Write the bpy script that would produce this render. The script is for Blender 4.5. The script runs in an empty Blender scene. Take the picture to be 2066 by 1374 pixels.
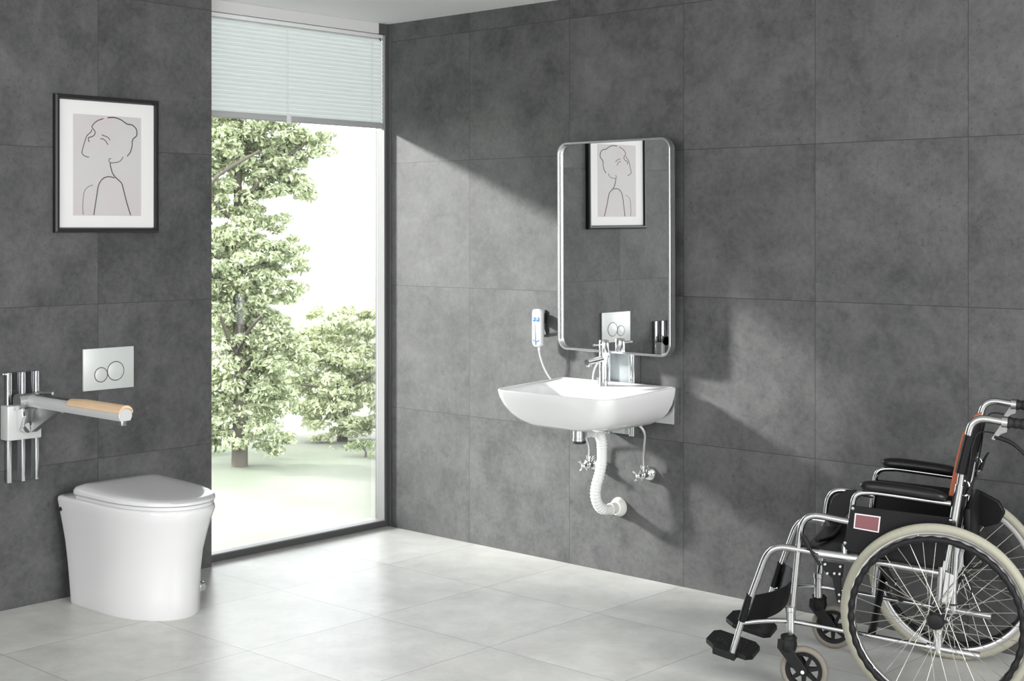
import bpy, bmesh, math, random
from mathutils import Vector, Matrix
from math import sin, cos, pi, radians
random.seed(11)
SC = bpy.context.scene
COL = SC.collection

# ------------------------------------------------------------------ camera
YAW = 0.7407
cam = bpy.data.cameras.new('camera')
cam.sensor_width = 36.0
cam.lens = 2869.0 / 2066.0 * 36.0
cam.shift_y = -(687.0 - 464.06) / 2066.0
cam.clip_end = 300
camo = bpy.data.objects.new('camera', cam)
camo.location = (5.1473, -4.7319, 1.45)
camo.rotation_euler = (pi / 2, 0, YAW)
COL.objects.link(camo)
SC.camera = camo

# ------------------------------------------------------------------ light, exposure
SC.view_settings.view_transform = 'Standard'
SC.view_settings.look = 'None'
SC.view_settings.gamma = 1.0
SC.view_settings.use_curve_mapping = False
SC.view_settings.exposure = 0.0
SC.cycles.use_denoising = True
SC.cycles.max_bounces = 10
SC.cycles.transparent_max_bounces = 12
SC.cycles.caustics_reflective = False
SC.cycles.caustics_refractive = False

world = bpy.data.worlds.new('sky')
SC.world = world
world.use_nodes = True
bg = world.node_tree.nodes['Background']
bg.inputs['Color'].default_value = (0.93, 0.97, 1.0, 1)
bg.inputs['Strength'].default_value = 9.0

def light_dir(o, d):
    o.rotation_euler = Vector(d).to_track_quat('-Z', 'Y').to_euler()

sun = bpy.data.lights.new('sun', 'SUN')
sun.energy = 12.0
sun.angle = radians(5.0)
sun.color = (1.0, 0.985, 0.96)
so = bpy.data.objects.new('sun', sun)
light_dir(so, (2.25, 1.0, -0.9225))
so.location = (-10, -4, 6)
COL.objects.link(so)

def area(name, loc, d, sx, sy, power, color=(1, 1, 1)):
    l = bpy.data.lights.new(name, 'AREA')
    l.shape = 'RECTANGLE'; l.size = sx; l.size_y = sy
    l.energy = power; l.color = color
    o = bpy.data.objects.new(name, l)
    o.location = loc
    light_dir(o, d)
    COL.objects.link(o)
    return o
# area lights added as room fill in front of the unseen solid walls
area('side_fill_light', (7.4, -2.4, 1.75), (-1, 0.05, -0.16), 3.0, 2.0, 265)
area('front_fill_light', (3.2, -7.0, 1.5), (-0.1, 1, -0.05), 5.0, 2.1, 200)

# ------------------------------------------------------------------ materials
MATS = {}
def mat(name, col, rough=0.5, metal=0.0, coat=0.0, spec=0.5, emit=None):
    m = bpy.data.materials.new(name)
    m.use_nodes = True
    p = m.node_tree.nodes['Principled BSDF']
    p.inputs['Base Color'].default_value = (*col, 1)
    p.inputs['Roughness'].default_value = rough
    p.inputs['Metallic'].default_value = metal
    p.inputs['Coat Weight'].default_value = coat
    p.inputs['Coat Roughness'].default_value = 0.05
    p.inputs['Specular IOR Level'].default_value = spec
    MATS[name] = m
    return m

class NT:
    def __init__(s, m):
        s.t = m.node_tree; s.p = s.t.nodes['Principled BSDF']
        s.co = s.t.nodes.new('ShaderNodeTexCoord')
    def new(s, typ, **kw):
        n = s.t.nodes.new(typ)
        for k, v in kw.items(): setattr(n, k, v)
        return n
    def link(s, a, b): s.t.links.new(a, b)
    def val(s, x):
        return x
    def math(s, op, a, b=None, c=None):
        n = s.new('ShaderNodeMath', operation=op)
        for i, v in enumerate((a, b, c)):
            if v is None: continue
            if isinstance(v, (int, float)): n.inputs[i].default_value = v
            else: s.link(v, n.inputs[i])
        return n.outputs[0]
    def noise(s, vec, scale, detail=4, rough=0.55, dist=0.0):
        n = s.new('ShaderNodeTexNoise')
        n.inputs['Scale'].default_value = scale
        n.inputs['Detail'].default_value = detail
        n.inputs['Roughness'].default_value = rough
        n.inputs['Distortion'].default_value = dist
        s.link(vec, n.inputs['Vector'])
        return n.outputs['Fac']
    def ramp(s, fac, stops):
        n = s.new('ShaderNodeValToRGB')
        e = n.color_ramp.elements
        while len(e) < len(stops): e.new(0.5)
        for el, (p, c) in zip(e, stops):
            el.position = p
            el.color = (*c, 1) if len(c) == 3 else c
        s.link(fac, n.inputs['Fac'])
        return n.outputs['Color']
    def mix(s, fac, a, b, blend='MIX'):
        n = s.new('ShaderNodeMix', data_type='RGBA', blend_type=blend)
        if isinstance(fac, (int, float)): n.inputs['Factor'].default_value = fac
        else: s.link(fac, n.inputs['Factor'])
        for i, v in ((6, a), (7, b)):
            if isinstance(v, tuple): n.inputs[i].default_value = (*v, 1)
            else: s.link(v, n.inputs[i])
        return n.outputs[2]
    def bump(s, h, strength=0.1, dist=0.01):
        n = s.new('ShaderNodeBump')
        n.inputs['Strength'].default_value = strength
        n.inputs['Distance'].default_value = dist
        s.link(h, n.inputs['Height'])
        s.link(n.outputs['Normal'], s.p.inputs['Normal'])

def slab_mat(name, ax_u, u0, du, ax_v, v0, dv, dark, light, joint, rough, jw=0.0016, speck=1.0, spec=0.5, coarse=(1.9, 7.0)):
    """stone slabs with thin joints; u and v are object axes"""
    m = mat(name, light, rough, spec=spec)
    n = NT(m)
    sep = n.new('ShaderNodeSeparateXYZ')
    n.link(n.co.outputs['Object'], sep.inputs[0])
    ids, dists = [], []
    for ax, o0, d in ((ax_u, u0, du), (ax_v, v0, dv)):
        t = n.math('DIVIDE', n.math('SUBTRACT', sep.outputs[ax], o0), d)
        ids.append(n.math('FLOOR', t))
        f = n.math('FRACT', t)
        dists.append(n.math('MULTIPLY', n.math('MINIMUM', f, n.math('SUBTRACT', 1.0, f)), d))
    jd = n.math('MINIMUM', dists[0], dists[1])
    isj = n.math('LESS_THAN', jd, jw)
    cmb = n.new('ShaderNodeCombineXYZ')
    n.link(ids[0], cmb.inputs[0]); n.link(ids[1], cmb.inputs[1])
    wn = n.new('ShaderNodeTexWhiteNoise')
    n.link(cmb.outputs[0], wn.inputs['Vector'])
    # shift the pattern slab by slab so that the clouds break at the joints
    sc = n.new('ShaderNodeVectorMath', operation='SCALE')
    sc.inputs['Scale'].default_value = 7.0
    n.link(wn.outputs['Color'], sc.inputs[0])
    ad = n.new('ShaderNodeVectorMath', operation='ADD')
    n.link(n.co.outputs['Object'], ad.inputs[0]); n.link(sc.outputs[0], ad.inputs[1])
    v = ad.outputs[0]
    big = n.noise(v, coarse[0], 5, 0.55, 0.6)
    med = n.noise(v, coarse[1], 6, 0.65, 0.3)
    fine = n.noise(v, 42, 5, 0.7)
    a = n.math('ADD', n.math('MULTIPLY', big, 0.45), n.math('MULTIPLY', med, 0.55))
    a = n.math('ADD', a, n.math('MULTIPLY', n.math('SUBTRACT', fine, 0.5), 0.36 * speck))
    a = n.math('ADD', a, n.math('MULTIPLY', n.math('SUBTRACT', wn.outputs['Value'], 0.5), 0.03))
    c = n.ramp(a, [(0.30, dark), (0.68, light)])
    # small dark pits
    pit = n.noise(v, 75, 2, 0.5)
    patch = n.noise(v, 6, 3, 0.6)
    pf = n.math('MULTIPLY', n.math('GREATER_THAN', pit, 0.66), n.math('GREATER_THAN', patch, 0.52))
    pf = n.math('MULTIPLY', pf, 0.30 if speck > 0.5 else 0.0)
    c = n.mix(pf, c, tuple(x * 0.45 for x in dark))
    c = n.mix(isj, c, joint)
    n.link(c, n.p.inputs['Base Color'])
    rr = n.math('ADD', n.math('MULTIPLY', n.math('SUBTRACT', med, 0.5), 0.08), rough)
    n.link(rr, n.p.inputs['Roughness'])
    n.bump(n.math('SUBTRACT', n.math('MULTIPLY', fine, 0.25 * speck), isj), 0.12, 0.003)
    return m

M_wallB = slab_mat('grey stone slabs of right wall', 0, 0.5531, 0.6057, 2, 0.5869, 0.594, (0.034, 0.035, 0.036), (0.124, 0.125, 0.126), (0.018, 0.018, 0.018), 0.60, 0.0011)
M_wallA = slab_mat('grey stone slabs of left wall', 1, -1.636, 0.61, 2, 0.532, 0.621, (0.034, 0.035, 0.036), (0.124, 0.125, 0.126), (0.024, 0.024, 0.024), 0.60, 0.0011)
M_floor = slab_mat('pale satin floor tiles', 0, 0.0084, 0.5808, 1, 0.047, 0.5924, (0.46, 0.46, 0.436), (0.74, 0.74, 0.712), (0.26, 0.26, 0.25), 0.325, 0.0014, 0.35, spec=0.42, coarse=(2.2, 6.0))
M_ceil = mat('white ceiling paint', (0.90, 0.90, 0.90), 0.9)
M_chrome = mat('chrome', (0.86, 0.87, 0.88), 0.10, 1.0)
M_steel = mat('brushed steel', (0.72, 0.73, 0.74), 0.26, 1.0)
M_alu = mat('polished aluminium tube', (0.44, 0.445, 0.45), 0.14, 1.0)
M_satin = mat('satin aluminium', (0.55, 0.56, 0.565), 0.32, 1.0)
M_darkpanel = mat('dark mirror panel', (0.10, 0.105, 0.11), 0.12, 0.6)
M_ceramic = mat('white glazed ceramic', (0.79, 0.795, 0.80), 0.10, 0.0, 0.6)
M_seat = mat('white toilet seat plastic', (0.76, 0.765, 0.77), 0.18, 0.0, 0.3)
M_whiteplastic = mat('white plastic', (0.74, 0.75, 0.75), 0.35)
M_pipe = mat('white pipe plastic', (0.86, 0.87, 0.86), 0.4)
M_cream = mat('cream pipe rosette', (0.84, 0.84, 0.79), 0.4)
M_black = mat('black plastic', (0.010, 0.010, 0.011), 0.48, spec=0.22)
M_rubber = mat('black rubber', (0.012, 0.012, 0.013), 0.6, spec=0.25)
M_tread = mat('grey black tread', (0.035, 0.035, 0.036), 0.7, spec=0.2)
M_vinyl = mat('black vinyl', (0.006, 0.006, 0.007), 0.42, spec=0.18)
M_pad = mat('black moulded arm pad', (0.007, 0.007, 0.008), 0.34, spec=0.3)
M_tyre = mat('beige grey rubber tyre', (0.335, 0.328, 0.262), 0.65)
M_castertyre = mat('brown grey caster rubber', (0.20, 0.18, 0.15), 0.6)
M_rim = mat('wheel rim metal', (0.52, 0.515, 0.52), 0.28, 0.9)
M_spoke = mat('spoke wire', (0.62, 0.60, 0.55), 0.3, 1.0)
M_orange = mat('orange fabric piping', (0.42, 0.11, 0.05), 0.7)
M_rose = mat('dull rose reflector', (0.17, 0.055, 0.065), 0.35)
M_stickerwhite = mat('white sticker border', (0.75, 0.75, 0.74), 0.4)
M_wood = mat('pale beech wood', (0.80, 0.57, 0.36), 0.4)
M_frameblack = mat('black picture frame', (0.012, 0.012, 0.013), 0.3)
M_mat = mat('white picture mount', (0.78, 0.78, 0.78), 0.6)
M_print = mat('pale rose grey print', (0.56, 0.535, 0.535), 0.6)
M_ink = mat('black ink line', (0.01, 0.008, 0.01), 0.6)
M_plate = mat('matt silver flush plate', (0.66, 0.69, 0.68), 0.38, 0.25)
M_ring = mat('dark ring groove', (0.03, 0.03, 0.03), 0.4)
M_mirror = mat('mirror glass', (0.93, 0.94, 0.94), 0.0, 1.0)
M_winframe = mat('dark grey window frame', (0.075, 0.075, 0.076), 0.45)
M_skyreveal = mat('window reveal paled by skylight', (0.30, 0.30, 0.30), 0.4)  # frame's own reveal, skylight put into a paler colour
M_railgrey = mat('grey blind rail', (0.40, 0.41, 0.41), 0.4)
M_pelmet = mat('light grey pelmet', (0.62, 0.62, 0.62), 0.6)
M_blue = mat('blue key', (0.06, 0.20, 0.48), 0.4)
M_armgrey = mat('light grey arm coating', (0.66, 0.67, 0.67), 0.35, 0.15)
M_paleblue = mat('pale key panel', (0.56, 0.66, 0.70), 0.4)
M_panelglass = mat('pale grey blue lift panel', (0.60, 0.66, 0.67), 0.2, 0.3)
M_hose = mat('braided steel hose', (0.60, 0.60, 0.60), 0.35, 0.9)
M_dark = mat('dark cap', (0.02, 0.02, 0.02), 0.5)
M_reddot = mat('red marker', (0.5, 0.03, 0.02), 0.4)

def bumpy(m, scale, strength, dist, kind='noise'):
    n = NT(m)
    if kind == 'noise':
        n.bump(n.noise(n.co.outputs['Object'], scale, 4, 0.6), strength, dist)
bumpy(M_vinyl, 160, 0.15, 0.002)
bumpy(M_tyre, 220, 0.3, 0.002)
bumpy(M_castertyre, 220, 0.3, 0.002)
bumpy(M_rubber, 200, 0.3, 0.002)
bumpy(M_ceil, 60, 0.02, 0.001)
def wood_grain(m):
    n = NT(m)
    mp = n.new('ShaderNodeMapping')
    mp.inputs['Scale'].default_value = (3, 60, 60)
    n.link(n.co.outputs['Object'], mp.inputs[0])
    f = n.noise(mp.outputs[0], 1.5, 4, 0.6, 0.5)
    n.link(n.ramp(f, [(0.3, (0.74, 0.50, 0.30)), (0.7, (0.86, 0.64, 0.43))]), n.p.inputs['Base Color'])
wood_grain(M_wood)
def print_tint(m):
    n = NT(m)
    f = n.noise(n.co.outputs['Object'], 5, 2, 0.5)
    n.link(n.ramp(f, [(0.38, (0.57, 0.565, 0.565)), (0.62, (0.58, 0.535, 0.54))]), n.p.inputs['Base Color'])
print_tint(M_print)

# thin window pane: mostly clear, reflecting at grazing angles
M_pane = bpy.data.materials.new('window pane')
M_pane.use_nodes = True
t = M_pane.node_tree; t.nodes.remove(t.nodes['Principled BSDF'])
tr = t.nodes.new('ShaderNodeBsdfTransparent'); tr.inputs[0].default_value = (0.965, 0.97, 0.968, 1)
gl = t.nodes.new('ShaderNodeBsdfGlossy'); gl.inputs['Roughness'].default_value = 0.0
fr = t.nodes.new('ShaderNodeFresnel'); fr.inputs[0].default_value = 1.45
mx = t.nodes.new('ShaderNodeMixShader')
t.links.new(fr.outputs[0], mx.inputs[0]); t.links.new(tr.outputs[0], mx.inputs[1]); t.links.new(gl.outputs[0], mx.inputs[2])
t.links.new(mx.outputs[0], t.nodes['Material Output'].inputs[0])

def thin_mat(name, col, trans):
    m = bpy.data.materials.new(name); m.use_nodes = True
    t = m.node_tree; t.nodes.remove(t.nodes['Principled BSDF'])
    d = t.nodes.new('ShaderNodeBsdfDiffuse'); d.inputs[0].default_value = (*col, 1)
    tl = t.nodes.new('ShaderNodeBsdfTranslucent'); tl.inputs[0].default_value = (*col, 1)
    mx = t.nodes.new('ShaderNodeMixShader'); mx.inputs[0].default_value = trans
    t.links.new(d.outputs[0], mx.inputs[1]); t.links.new(tl.outputs[0], mx.inputs[2])
    t.links.new(mx.outputs[0], t.nodes['Material Output'].inputs[0])
    return m, t, d, tl
M_slat = thin_mat('translucent pale blind slat', (0.60, 0.625, 0.62), 0.42)[0]

def leaf_mat(name, a, b):
    m, t, d, tl = thin_mat(name, a, 0.45)
    g = t.nodes.new('ShaderNodeNewGeometry')
    r = t.nodes.new('ShaderNodeValToRGB')
    r.color_ramp.elements[0].color = (*a, 1); r.color_ramp.elements[1].color = (*b, 1)
    t.links.new(g.outputs['Random Per Island'], r.inputs[0])
    t.links.new(r.outputs[0], d.inputs[0]); t.links.new(r.outputs[0], tl.inputs[0])
    return m
M_leafA = leaf_mat('tree leaves', (0.19, 0.225, 0.13), (0.64, 0.68, 0.46))
M_leafB = leaf_mat('pale leaves', (0.36, 0.40, 0.25), (0.70, 0.73, 0.52))
M_leafC = leaf_mat('shrub leaves', (0.12, 0.16, 0.09), (0.32, 0.38, 0.20))
M_bark = mat('bark', (0.085, 0.075, 0.062), 0.9, spec=0.1)
M_lawn = mat('pale lawn', (0.48, 0.54, 0.32), 0.95)
def lawn_nodes(m):
    n = NT(m)
    f = n.noise(n.co.outputs['Object'], 0.25, 4, 0.6)
    n.link(n.ramp(f, [(0.38, (0.088, 0.100, 0.068)), (0.62, (0.125, 0.130, 0.104))]), n.p.inputs['Base Color'])
lawn_nodes(M_lawn)

# ------------------------------------------------------------------ mesh builder
def sgn(x): return -1 if x < 0 else 1
class MB:
    def __init__(s): s.bm = bmesh.new()
    def box(s, x0, x1, y0, y1, z0, z1, bev=0.0, seg=2):
        b = bmesh.new()
        bmesh.ops.create_cube(b, size=1)
        for v in b.verts:
            v.co = Vector(((x0 + x1) / 2 + v.co.x * (x1 - x0), (y0 + y1) / 2 + v.co.y * (y1 - y0), (z0 + z1) / 2 + v.co.z * (z1 - z0)))
        if bev: bmesh.ops.bevel(b, geom=b.edges[:], offset=bev, segments=seg, profile=0.5, affect='EDGES')
        s.add(b); return s
    def add(s, b, M=None):
        if M is not None: bmesh.ops.transform(b, matrix=M, verts=b.verts)
        me = bpy.data.meshes.new('tmp'); b.to_mesh(me); b.free()
        s.bm.from_mesh(me); bpy.data.meshes.remove(me)
    def rings(s, rings, cap0=True, cap1=True, closed=False):
        vs = [[s.bm.verts.new(p) for p in r] for r in rings]
        n = len(vs[0])
        m = len(vs)
        for i in range(m if closed else m - 1):
            a, b = vs[i], vs[(i + 1) % m]
            for j in range(n):
                try: s.bm.faces.new((a[j], a[(j + 1) % n], b[(j + 1) % n], b[j]))
                except ValueError: pass
        if not closed:
            if cap0: s.bm.faces.new(vs[0][::-1])
            if cap1: s.bm.faces.new(vs[-1])
        return s
    def tube(s, pts, r, n=12, closed=False, cap=True):
        P = [Vector(p) for p in pts]; m = len(P)
        R = r if callable(r) else (lambda i: r)
        T = []
        for i in range(m):
            if closed: d = P[(i + 1) % m] - P[i - 1]
            else: d = P[min(i + 1, m - 1)] - P[max(i - 1, 0)]
            T.append(d.normalized())
        up = Vector((0, 0, 1)) if abs(T[0].z) < 0.9 else Vector((1, 0, 0))
        nrm = (up - T[0] * up.dot(T[0])).normalized()
        rings = []
        for i in range(m):
            nrm = (nrm - T[i] * nrm.dot(T[i])).normalized()
            bn = T[i].cross(nrm)
            rings.append([P[i] + (nrm * cos(2 * pi * k / n) + bn * sin(2 * pi * k / n)) * R(i) for k in range(n)])
        s.rings(rings, cap, cap, closed)
        return s
    def lathe(s, prof, c, axis=(0, 0, 1), n=32, cap=True):
        """prof: (r, h) along the axis from c"""
        A = Vector(axis).normalized(); C0 = Vector(c)
        up = Vector((0, 0, 1)) if abs(A.z) < 0.9 else Vector((1, 0, 0))
        u = (up - A * up.dot(A)).normalized(); w = A.cross(u)
        s.rings([[C0 + A * h + (u * cos(2 * pi * k / n) + w * sin(2 * pi * k / n)) * max(r, 1e-4) for k in range(n)] for r, h in prof], cap, cap)
        return s
    def torus(s, c, axis, R, r, n=64, m=12, rf=None):
        A = Vector(axis).normalized(); C0 = Vector(c)
        up = Vector((0, 0, 1)) if abs(A.z) < 0.9 else Vector((1, 0, 0))
        u = (up - A * up.dot(A)).normalized(); w = A.cross(u)
        rg = []
        for i in range(n):
            a = 2 * pi * i / n
            e = u * cos(a) + w * sin(a)
            rr = rf(a) if rf else r
            rg.append([C0 + e * (R + rr * cos(2 * pi * k / m)) + A * (rr * sin(2 * pi * k / m)) for k in range(m)])
        s.rings(rg, closed=True); return s
    def prism(s, poly, d):
        """poly: 3-D points in order; d: extrusion vector"""
        D = Vector(d)
        s.rings([[Vector(p) for p in poly], [Vector(p) + D for p in poly]]); return s
    def build(s, name, m, parent=None, org=None, smooth=35, bev=0.0, sub=0, label=None):
        bmesh.ops.recalc_face_normals(s.bm, faces=s.bm.faces)
        if org is not None: bmesh.ops.translate(s.bm, vec=-Vector(org), verts=s.bm.verts)
        me = bpy.data.meshes.new(name)
        s.bm.to_mesh(me); s.bm.free()
        me.materials.append(m)
        if smooth:
            me.shade_smooth()
            me.set_sharp_from_angle(angle=radians(smooth))
        o = bpy.data.objects.new(name, me)
        COL.objects.link(o)
        if parent is not None: o.parent = parent
        if bev:
            b = o.modifiers.new('bevel', 'BEVEL'); b.width = bev; b.segments = 2; b.limit_method = 'ANGLE'; b.angle_limit = radians(40)
        if sub:
            b = o.modifiers.new('subd', 'SUBSURF'); b.levels = sub; b.render_levels = sub
        if label: o['label'] = label
        return o

def bend(pts, r=0.04, n=7):
    """round the corners of a polyline"""
    P = [Vector(p) for p in pts]; out = [P[0]]
    for i in range(1, len(P) - 1):
        rr = r[i] if isinstance(r, (list, tuple)) else r
        a, b, c = P[i - 1], P[i], P[i + 1]
        la, lc = (a - b).length, (c - b).length
        k = min(rr, la * 0.49, lc * 0.49)
        p0, p2 = b + (a - b).normalized() * k, b + (c - b).normalized() * k
        for j in range(n + 1):
            t = j / n
            out.append(p0 * (1 - t) ** 2 + b * 2 * t * (1 - t) + p2 * t * t)
    out.append(P[-1]); return out
def spline(pts, n=8):
    P = [Vector(p) for p in pts]; out = []
    for i in range(len(P) - 1):
        p0 = P[max(i - 1, 0)]; p1 = P[i]; p2 = P[i + 1]; p3 = P[min(i + 2, len(P) - 1)]
        for j in range(n):
            t = j / n
            out.append(0.5 * ((2 * p1) + (p2 - p0) * t + (2 * p0 - 5 * p1 + 4 * p2 - p3) * t * t + (3 * p1 - p0 - 3 * p2 + p3) * t ** 3))
    out.append(P[-1]); return out

def thing(name, loc, label, cat, group=None, rz=0.0):
    o = bpy.data.objects.new(name, None)
    o.empty_display_size = 0.1
    o.location = loc; o.rotation_euler = (0, 0, rz)
    COL.objects.link(o)
    o['label'] = label; o['category'] = cat
    if group: o['group'] = group
    return o
def struct(o, label=None):
    o['kind'] = 'structure'
    if label: o['label'] = label
    return o

# ------------------------------------------------------------------ the setting
ZC = 2.457
struct(MB().box(-0.10, 7.7, -7.3, 0.2, -0.12, 0).build('floor', M_floor, smooth=0), 'pale grey satin tiled floor')
struct(MB().box(-0.10, 7.7, -7.3, 0.2, ZC, ZC + 0.15).build('ceiling', M_ceil, smooth=0), 'plain white ceiling')
struct(MB().box(-0.03, 7.7, 0.0, 0.2, 0, ZC).build('wall_right', M_wallB, smooth=0), 'dark grey stone slab wall behind the washbasin')
struct(MB().box(-0.10, 0.062, -7.3, -1.087, 0, ZC).build('wall_left', M_wallA, smooth=0), 'dark grey stone slab wall behind the toilet')
struct(MB().box(7.6, 7.7, -7.2, 0.0, 0, ZC).build('wall_east', M_wallB, smooth=0))
struct(MB().box(0.062, 7.6, -7.3, -7.2, 0, ZC).build('wall_front', M_wallA, smooth=0))

# window: frame, reveal faces coloured paler as lit by the sky, pane
wf = MB()
wf.box(-0.07, 0.0, -1.30, 0.0, 0, 0.029)
wf.box(-0.07, 0.0, -0.022, 0.0, 0.029, ZC)
wf.box(-0.07, 0.0, -1.30, -1.15, 0.029, ZC)
wf.box(0.0, 0.021, -0.005, 0.0, 0, ZC)
wf = struct(wf.build('window_1', M_winframe, smooth=0, bev=0.0015), 'tall window with dark grey frame in the corner')
b = MB()
b.box(-0.055, -0.001, -0.027, -0.022, 0.029, 2.40)
b.box(-0.055, -0.002, -1.15, -0.022, 0.029, 0.034)
b.build('sky_lit_reveal', M_skyreveal, wf, smooth=0)
MB().box(-0.049, -0.045, -1.15, -0.022, 0.03, 2.42).build('pane', M_pane, wf, smooth=0)
struct(MB().box(-0.07, 0.0, -1.30, -0.061, 2.405, ZC).build('trim_1', M_pelmet, smooth=0, bev=0.002), 'light grey pelmet above the blind')
struct(MB().box(-0.07, -0.004, -0.061, -0.022, 2.405, ZC).build('trim_2', M_winframe, smooth=0))

# ------------------------------------------------------------------ blind
BX = -0.020
bl = thing('venetian_blind', (BX, -0.6, 2.40), 'half-raised pale venetian blind hanging in the tall window', 'blind')
org = Vector((BX, -0.6, 2.40))
MB().box(BX - 0.014, BX + 0.014, -1.14, -0.029, 2.385, 2.403, 0.002).build('headrail', M_whiteplastic, bl, org)
nsl = 21
for i in range(nsl):
    z = 2.375 - i * 0.0196
    a = radians(68)
    rg = []
    for y in (-1.14, -0.0285):
        top, bot = [], []
        for k in range(7):
            t = (k / 6 - 0.5) * 0.025
            cv = 0.0022 * (1 - (2 * t / 0.025) ** 2)
            p = Vector((t * cos(a) + cv * sin(a), 0, -t * sin(a) + cv * cos(a)))
            top.append((BX + p.x, y, z + p.z))
            bot.append((BX + p.x - 0.0006 * sin(a), y, z + p.z - 0.0006 * cos(a)))
        rg.append(top + bot[::-1])
    MB().rings(rg).build('slat', M_slat, bl, org)
for y in (-0.095, -0.615, -1.09):
    for dx in (-0.013, 0.013):
        MB().tube([(BX + dx, y, 2.39), (BX + dx, y, 1.97)], 0.0009, 5).build('ladder_cord', M_whiteplastic, bl, org)
br = MB().box(BX - 0.014, BX + 0.014, -1.14, -0.029, 1.946, 1.974, 0.005).build('bottom_rail', M_railgrey, bl, org)
MB().box(BX + 0.0145, BX + 0.018, -0.625, -0.600, 1.938, 1.980, 0.001).build('cord_clip', M_whiteplastic, br, org)
MB().tube([(BX + 0.012, -0.05, 2.385), (BX + 0.016, -0.047, 2.372)], 0.003, 8).build('cord_lock', M_dark, bl, org)

# ------------------------------------------------------------------ picture
def pic():
    X = 0.062
    y0, y1, z0, z1 = -1.836, -1.366, 1.440, 1.985
    org = Vector((X, (y0 + y1) / 2, z0))
    r = thing('framed_picture', org, 'line drawing of a woman in a black frame hung above the toilet', 'picture')
    w = 0.020; d = 0.026
    m = MB()
    prof = [(0, 0), (0, d * 0.8), (w * 0.35, d), (w * 0.75, d), (w, d * 0.65), (w, 0)]
    rg = []
    for (cy, cz, sy, sz) in ((y0, z0, 1, 1), (y1, z0, -1, 1), (y1, z1, -1, -1), (y0, z1, 1, -1)):
        rg.append([(X + dd, cy + sy * ww, cz + sz * ww) for ww, dd in prof])
    m.rings(rg, closed=True)
    m.build('frame', M_frameblack, r, org, smooth=20)
    xm = X + 0.014
    MB().box(X + 0.002, xm, y0 + w * 0.8, y1 - w * 0.8, z0 + w * 0.8, z1 - w * 0.8).build('mount', M_mat, r, org, smooth=0)
    # printed sheet and lines: picture-plane coordinates (a,b) in 0..1 of the frame
    def pt(a, b_, dx=0.0): return (xm + dx, y0 + a * (y1 - y0), z1 - b_ * (z1 - z0))
    a0, a1, b0, b1 = 0.170, 0.828, 0.137, 0.876
    p = MB().box(xm, xm + 0.0008, y0 + a0 * (y1 - y0), y0 + a1 * (y1 - y0), z1 - b1 * (z1 - z0), z1 - b0 * (z1 - z0)).build('print_sheet', M_print, r, org, smooth=0)
    # crop-space drawing -> frame fractions
    def f(px, py):
        a = (px - 130) / 806.0
        a = a * 1.028 / (1 + 0.028 * a)  # perspective along the wall
        top = 116 + 72 * (px - 130) / 806.0; bot = 1250
        return a, (py - top) / (bot - top)
    L = [
        [(492,325),(450,340),(420,365),(405,390),(415,410),(428,430),(425,455),(405,470),(382,478),(377,490),(384,513)],
        [(402,413),(395,435),(365,465),(345,530),(330,590),(333,612),(355,630),(382,638)],
        [(525,317),(580,317),(630,335),(680,370),(720,378),(752,408),(760,440),(755,470),(728,492),(728,508)],
        [(720,505),(720,550),(705,600),(680,632)],
        [(648,635),(635,660),(610,678),(570,684),(548,682),(536,670),(538,655),(552,648)],
        [(545,685),(550,720),(565,770),(590,805),(635,850),(650,900),(675,1000),(708,1110)],
        [(580,806),(540,797),(500,805),(470,835),(452,880),(440,960),(425,1060),(420,1108)],
        [(413,863),(375,880),(350,910),(340,960),(335,1040),(340,1105)],
        [(480,457),(510,468),(530,480),(545,500)],
        [(470,490),(490,490),(510,508),(528,537)]]
    wd = [1.0, 0.9, 1.25, 1.1, 0.8, 1.2, 1.1, 0.6, 0.9, 0.9]
    m = MB()
    for ln, k in zip(L, wd):
        m.tube(spline([pt(*f(*q), dx=0.0010) for q in ln], 5), 0.0015 * k, 6)
    m.build('ink_line', M_ink, p, org)
pic()

# ------------------------------------------------------------------ flush plate
def flush():
    X = 0.062
    org = Vector((X, -1.594, 0.807))
    r = thing('flush_plate', org, 'silver dual flush plate with two round buttons above the toilet', 'flush plate')
    MB().box(X, X + 0.010, -1.708, -1.477, 0.807, 0.975, 0.002).build('cover_plate', M_plate, r, org)
    for cy, cz, R in ((-1.629, 0.868, 0.0295), (-1.562, 0.879, 0.0385)):
        bt = MB().lathe([(R - 0.002, 0), (R - 0.002, 0.0008), (R - 0.003, 0.0012)], (X + 0.010, cy, cz), (1, 0, 0), 40).build('push_button', M_plate, r, org)
        MB().torus((X + 0.0102, cy, cz), (1, 0, 0), R - 0.0008, 0.0017, 48, 6).build('ring', M_ring, bt, org)
flush()

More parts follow.
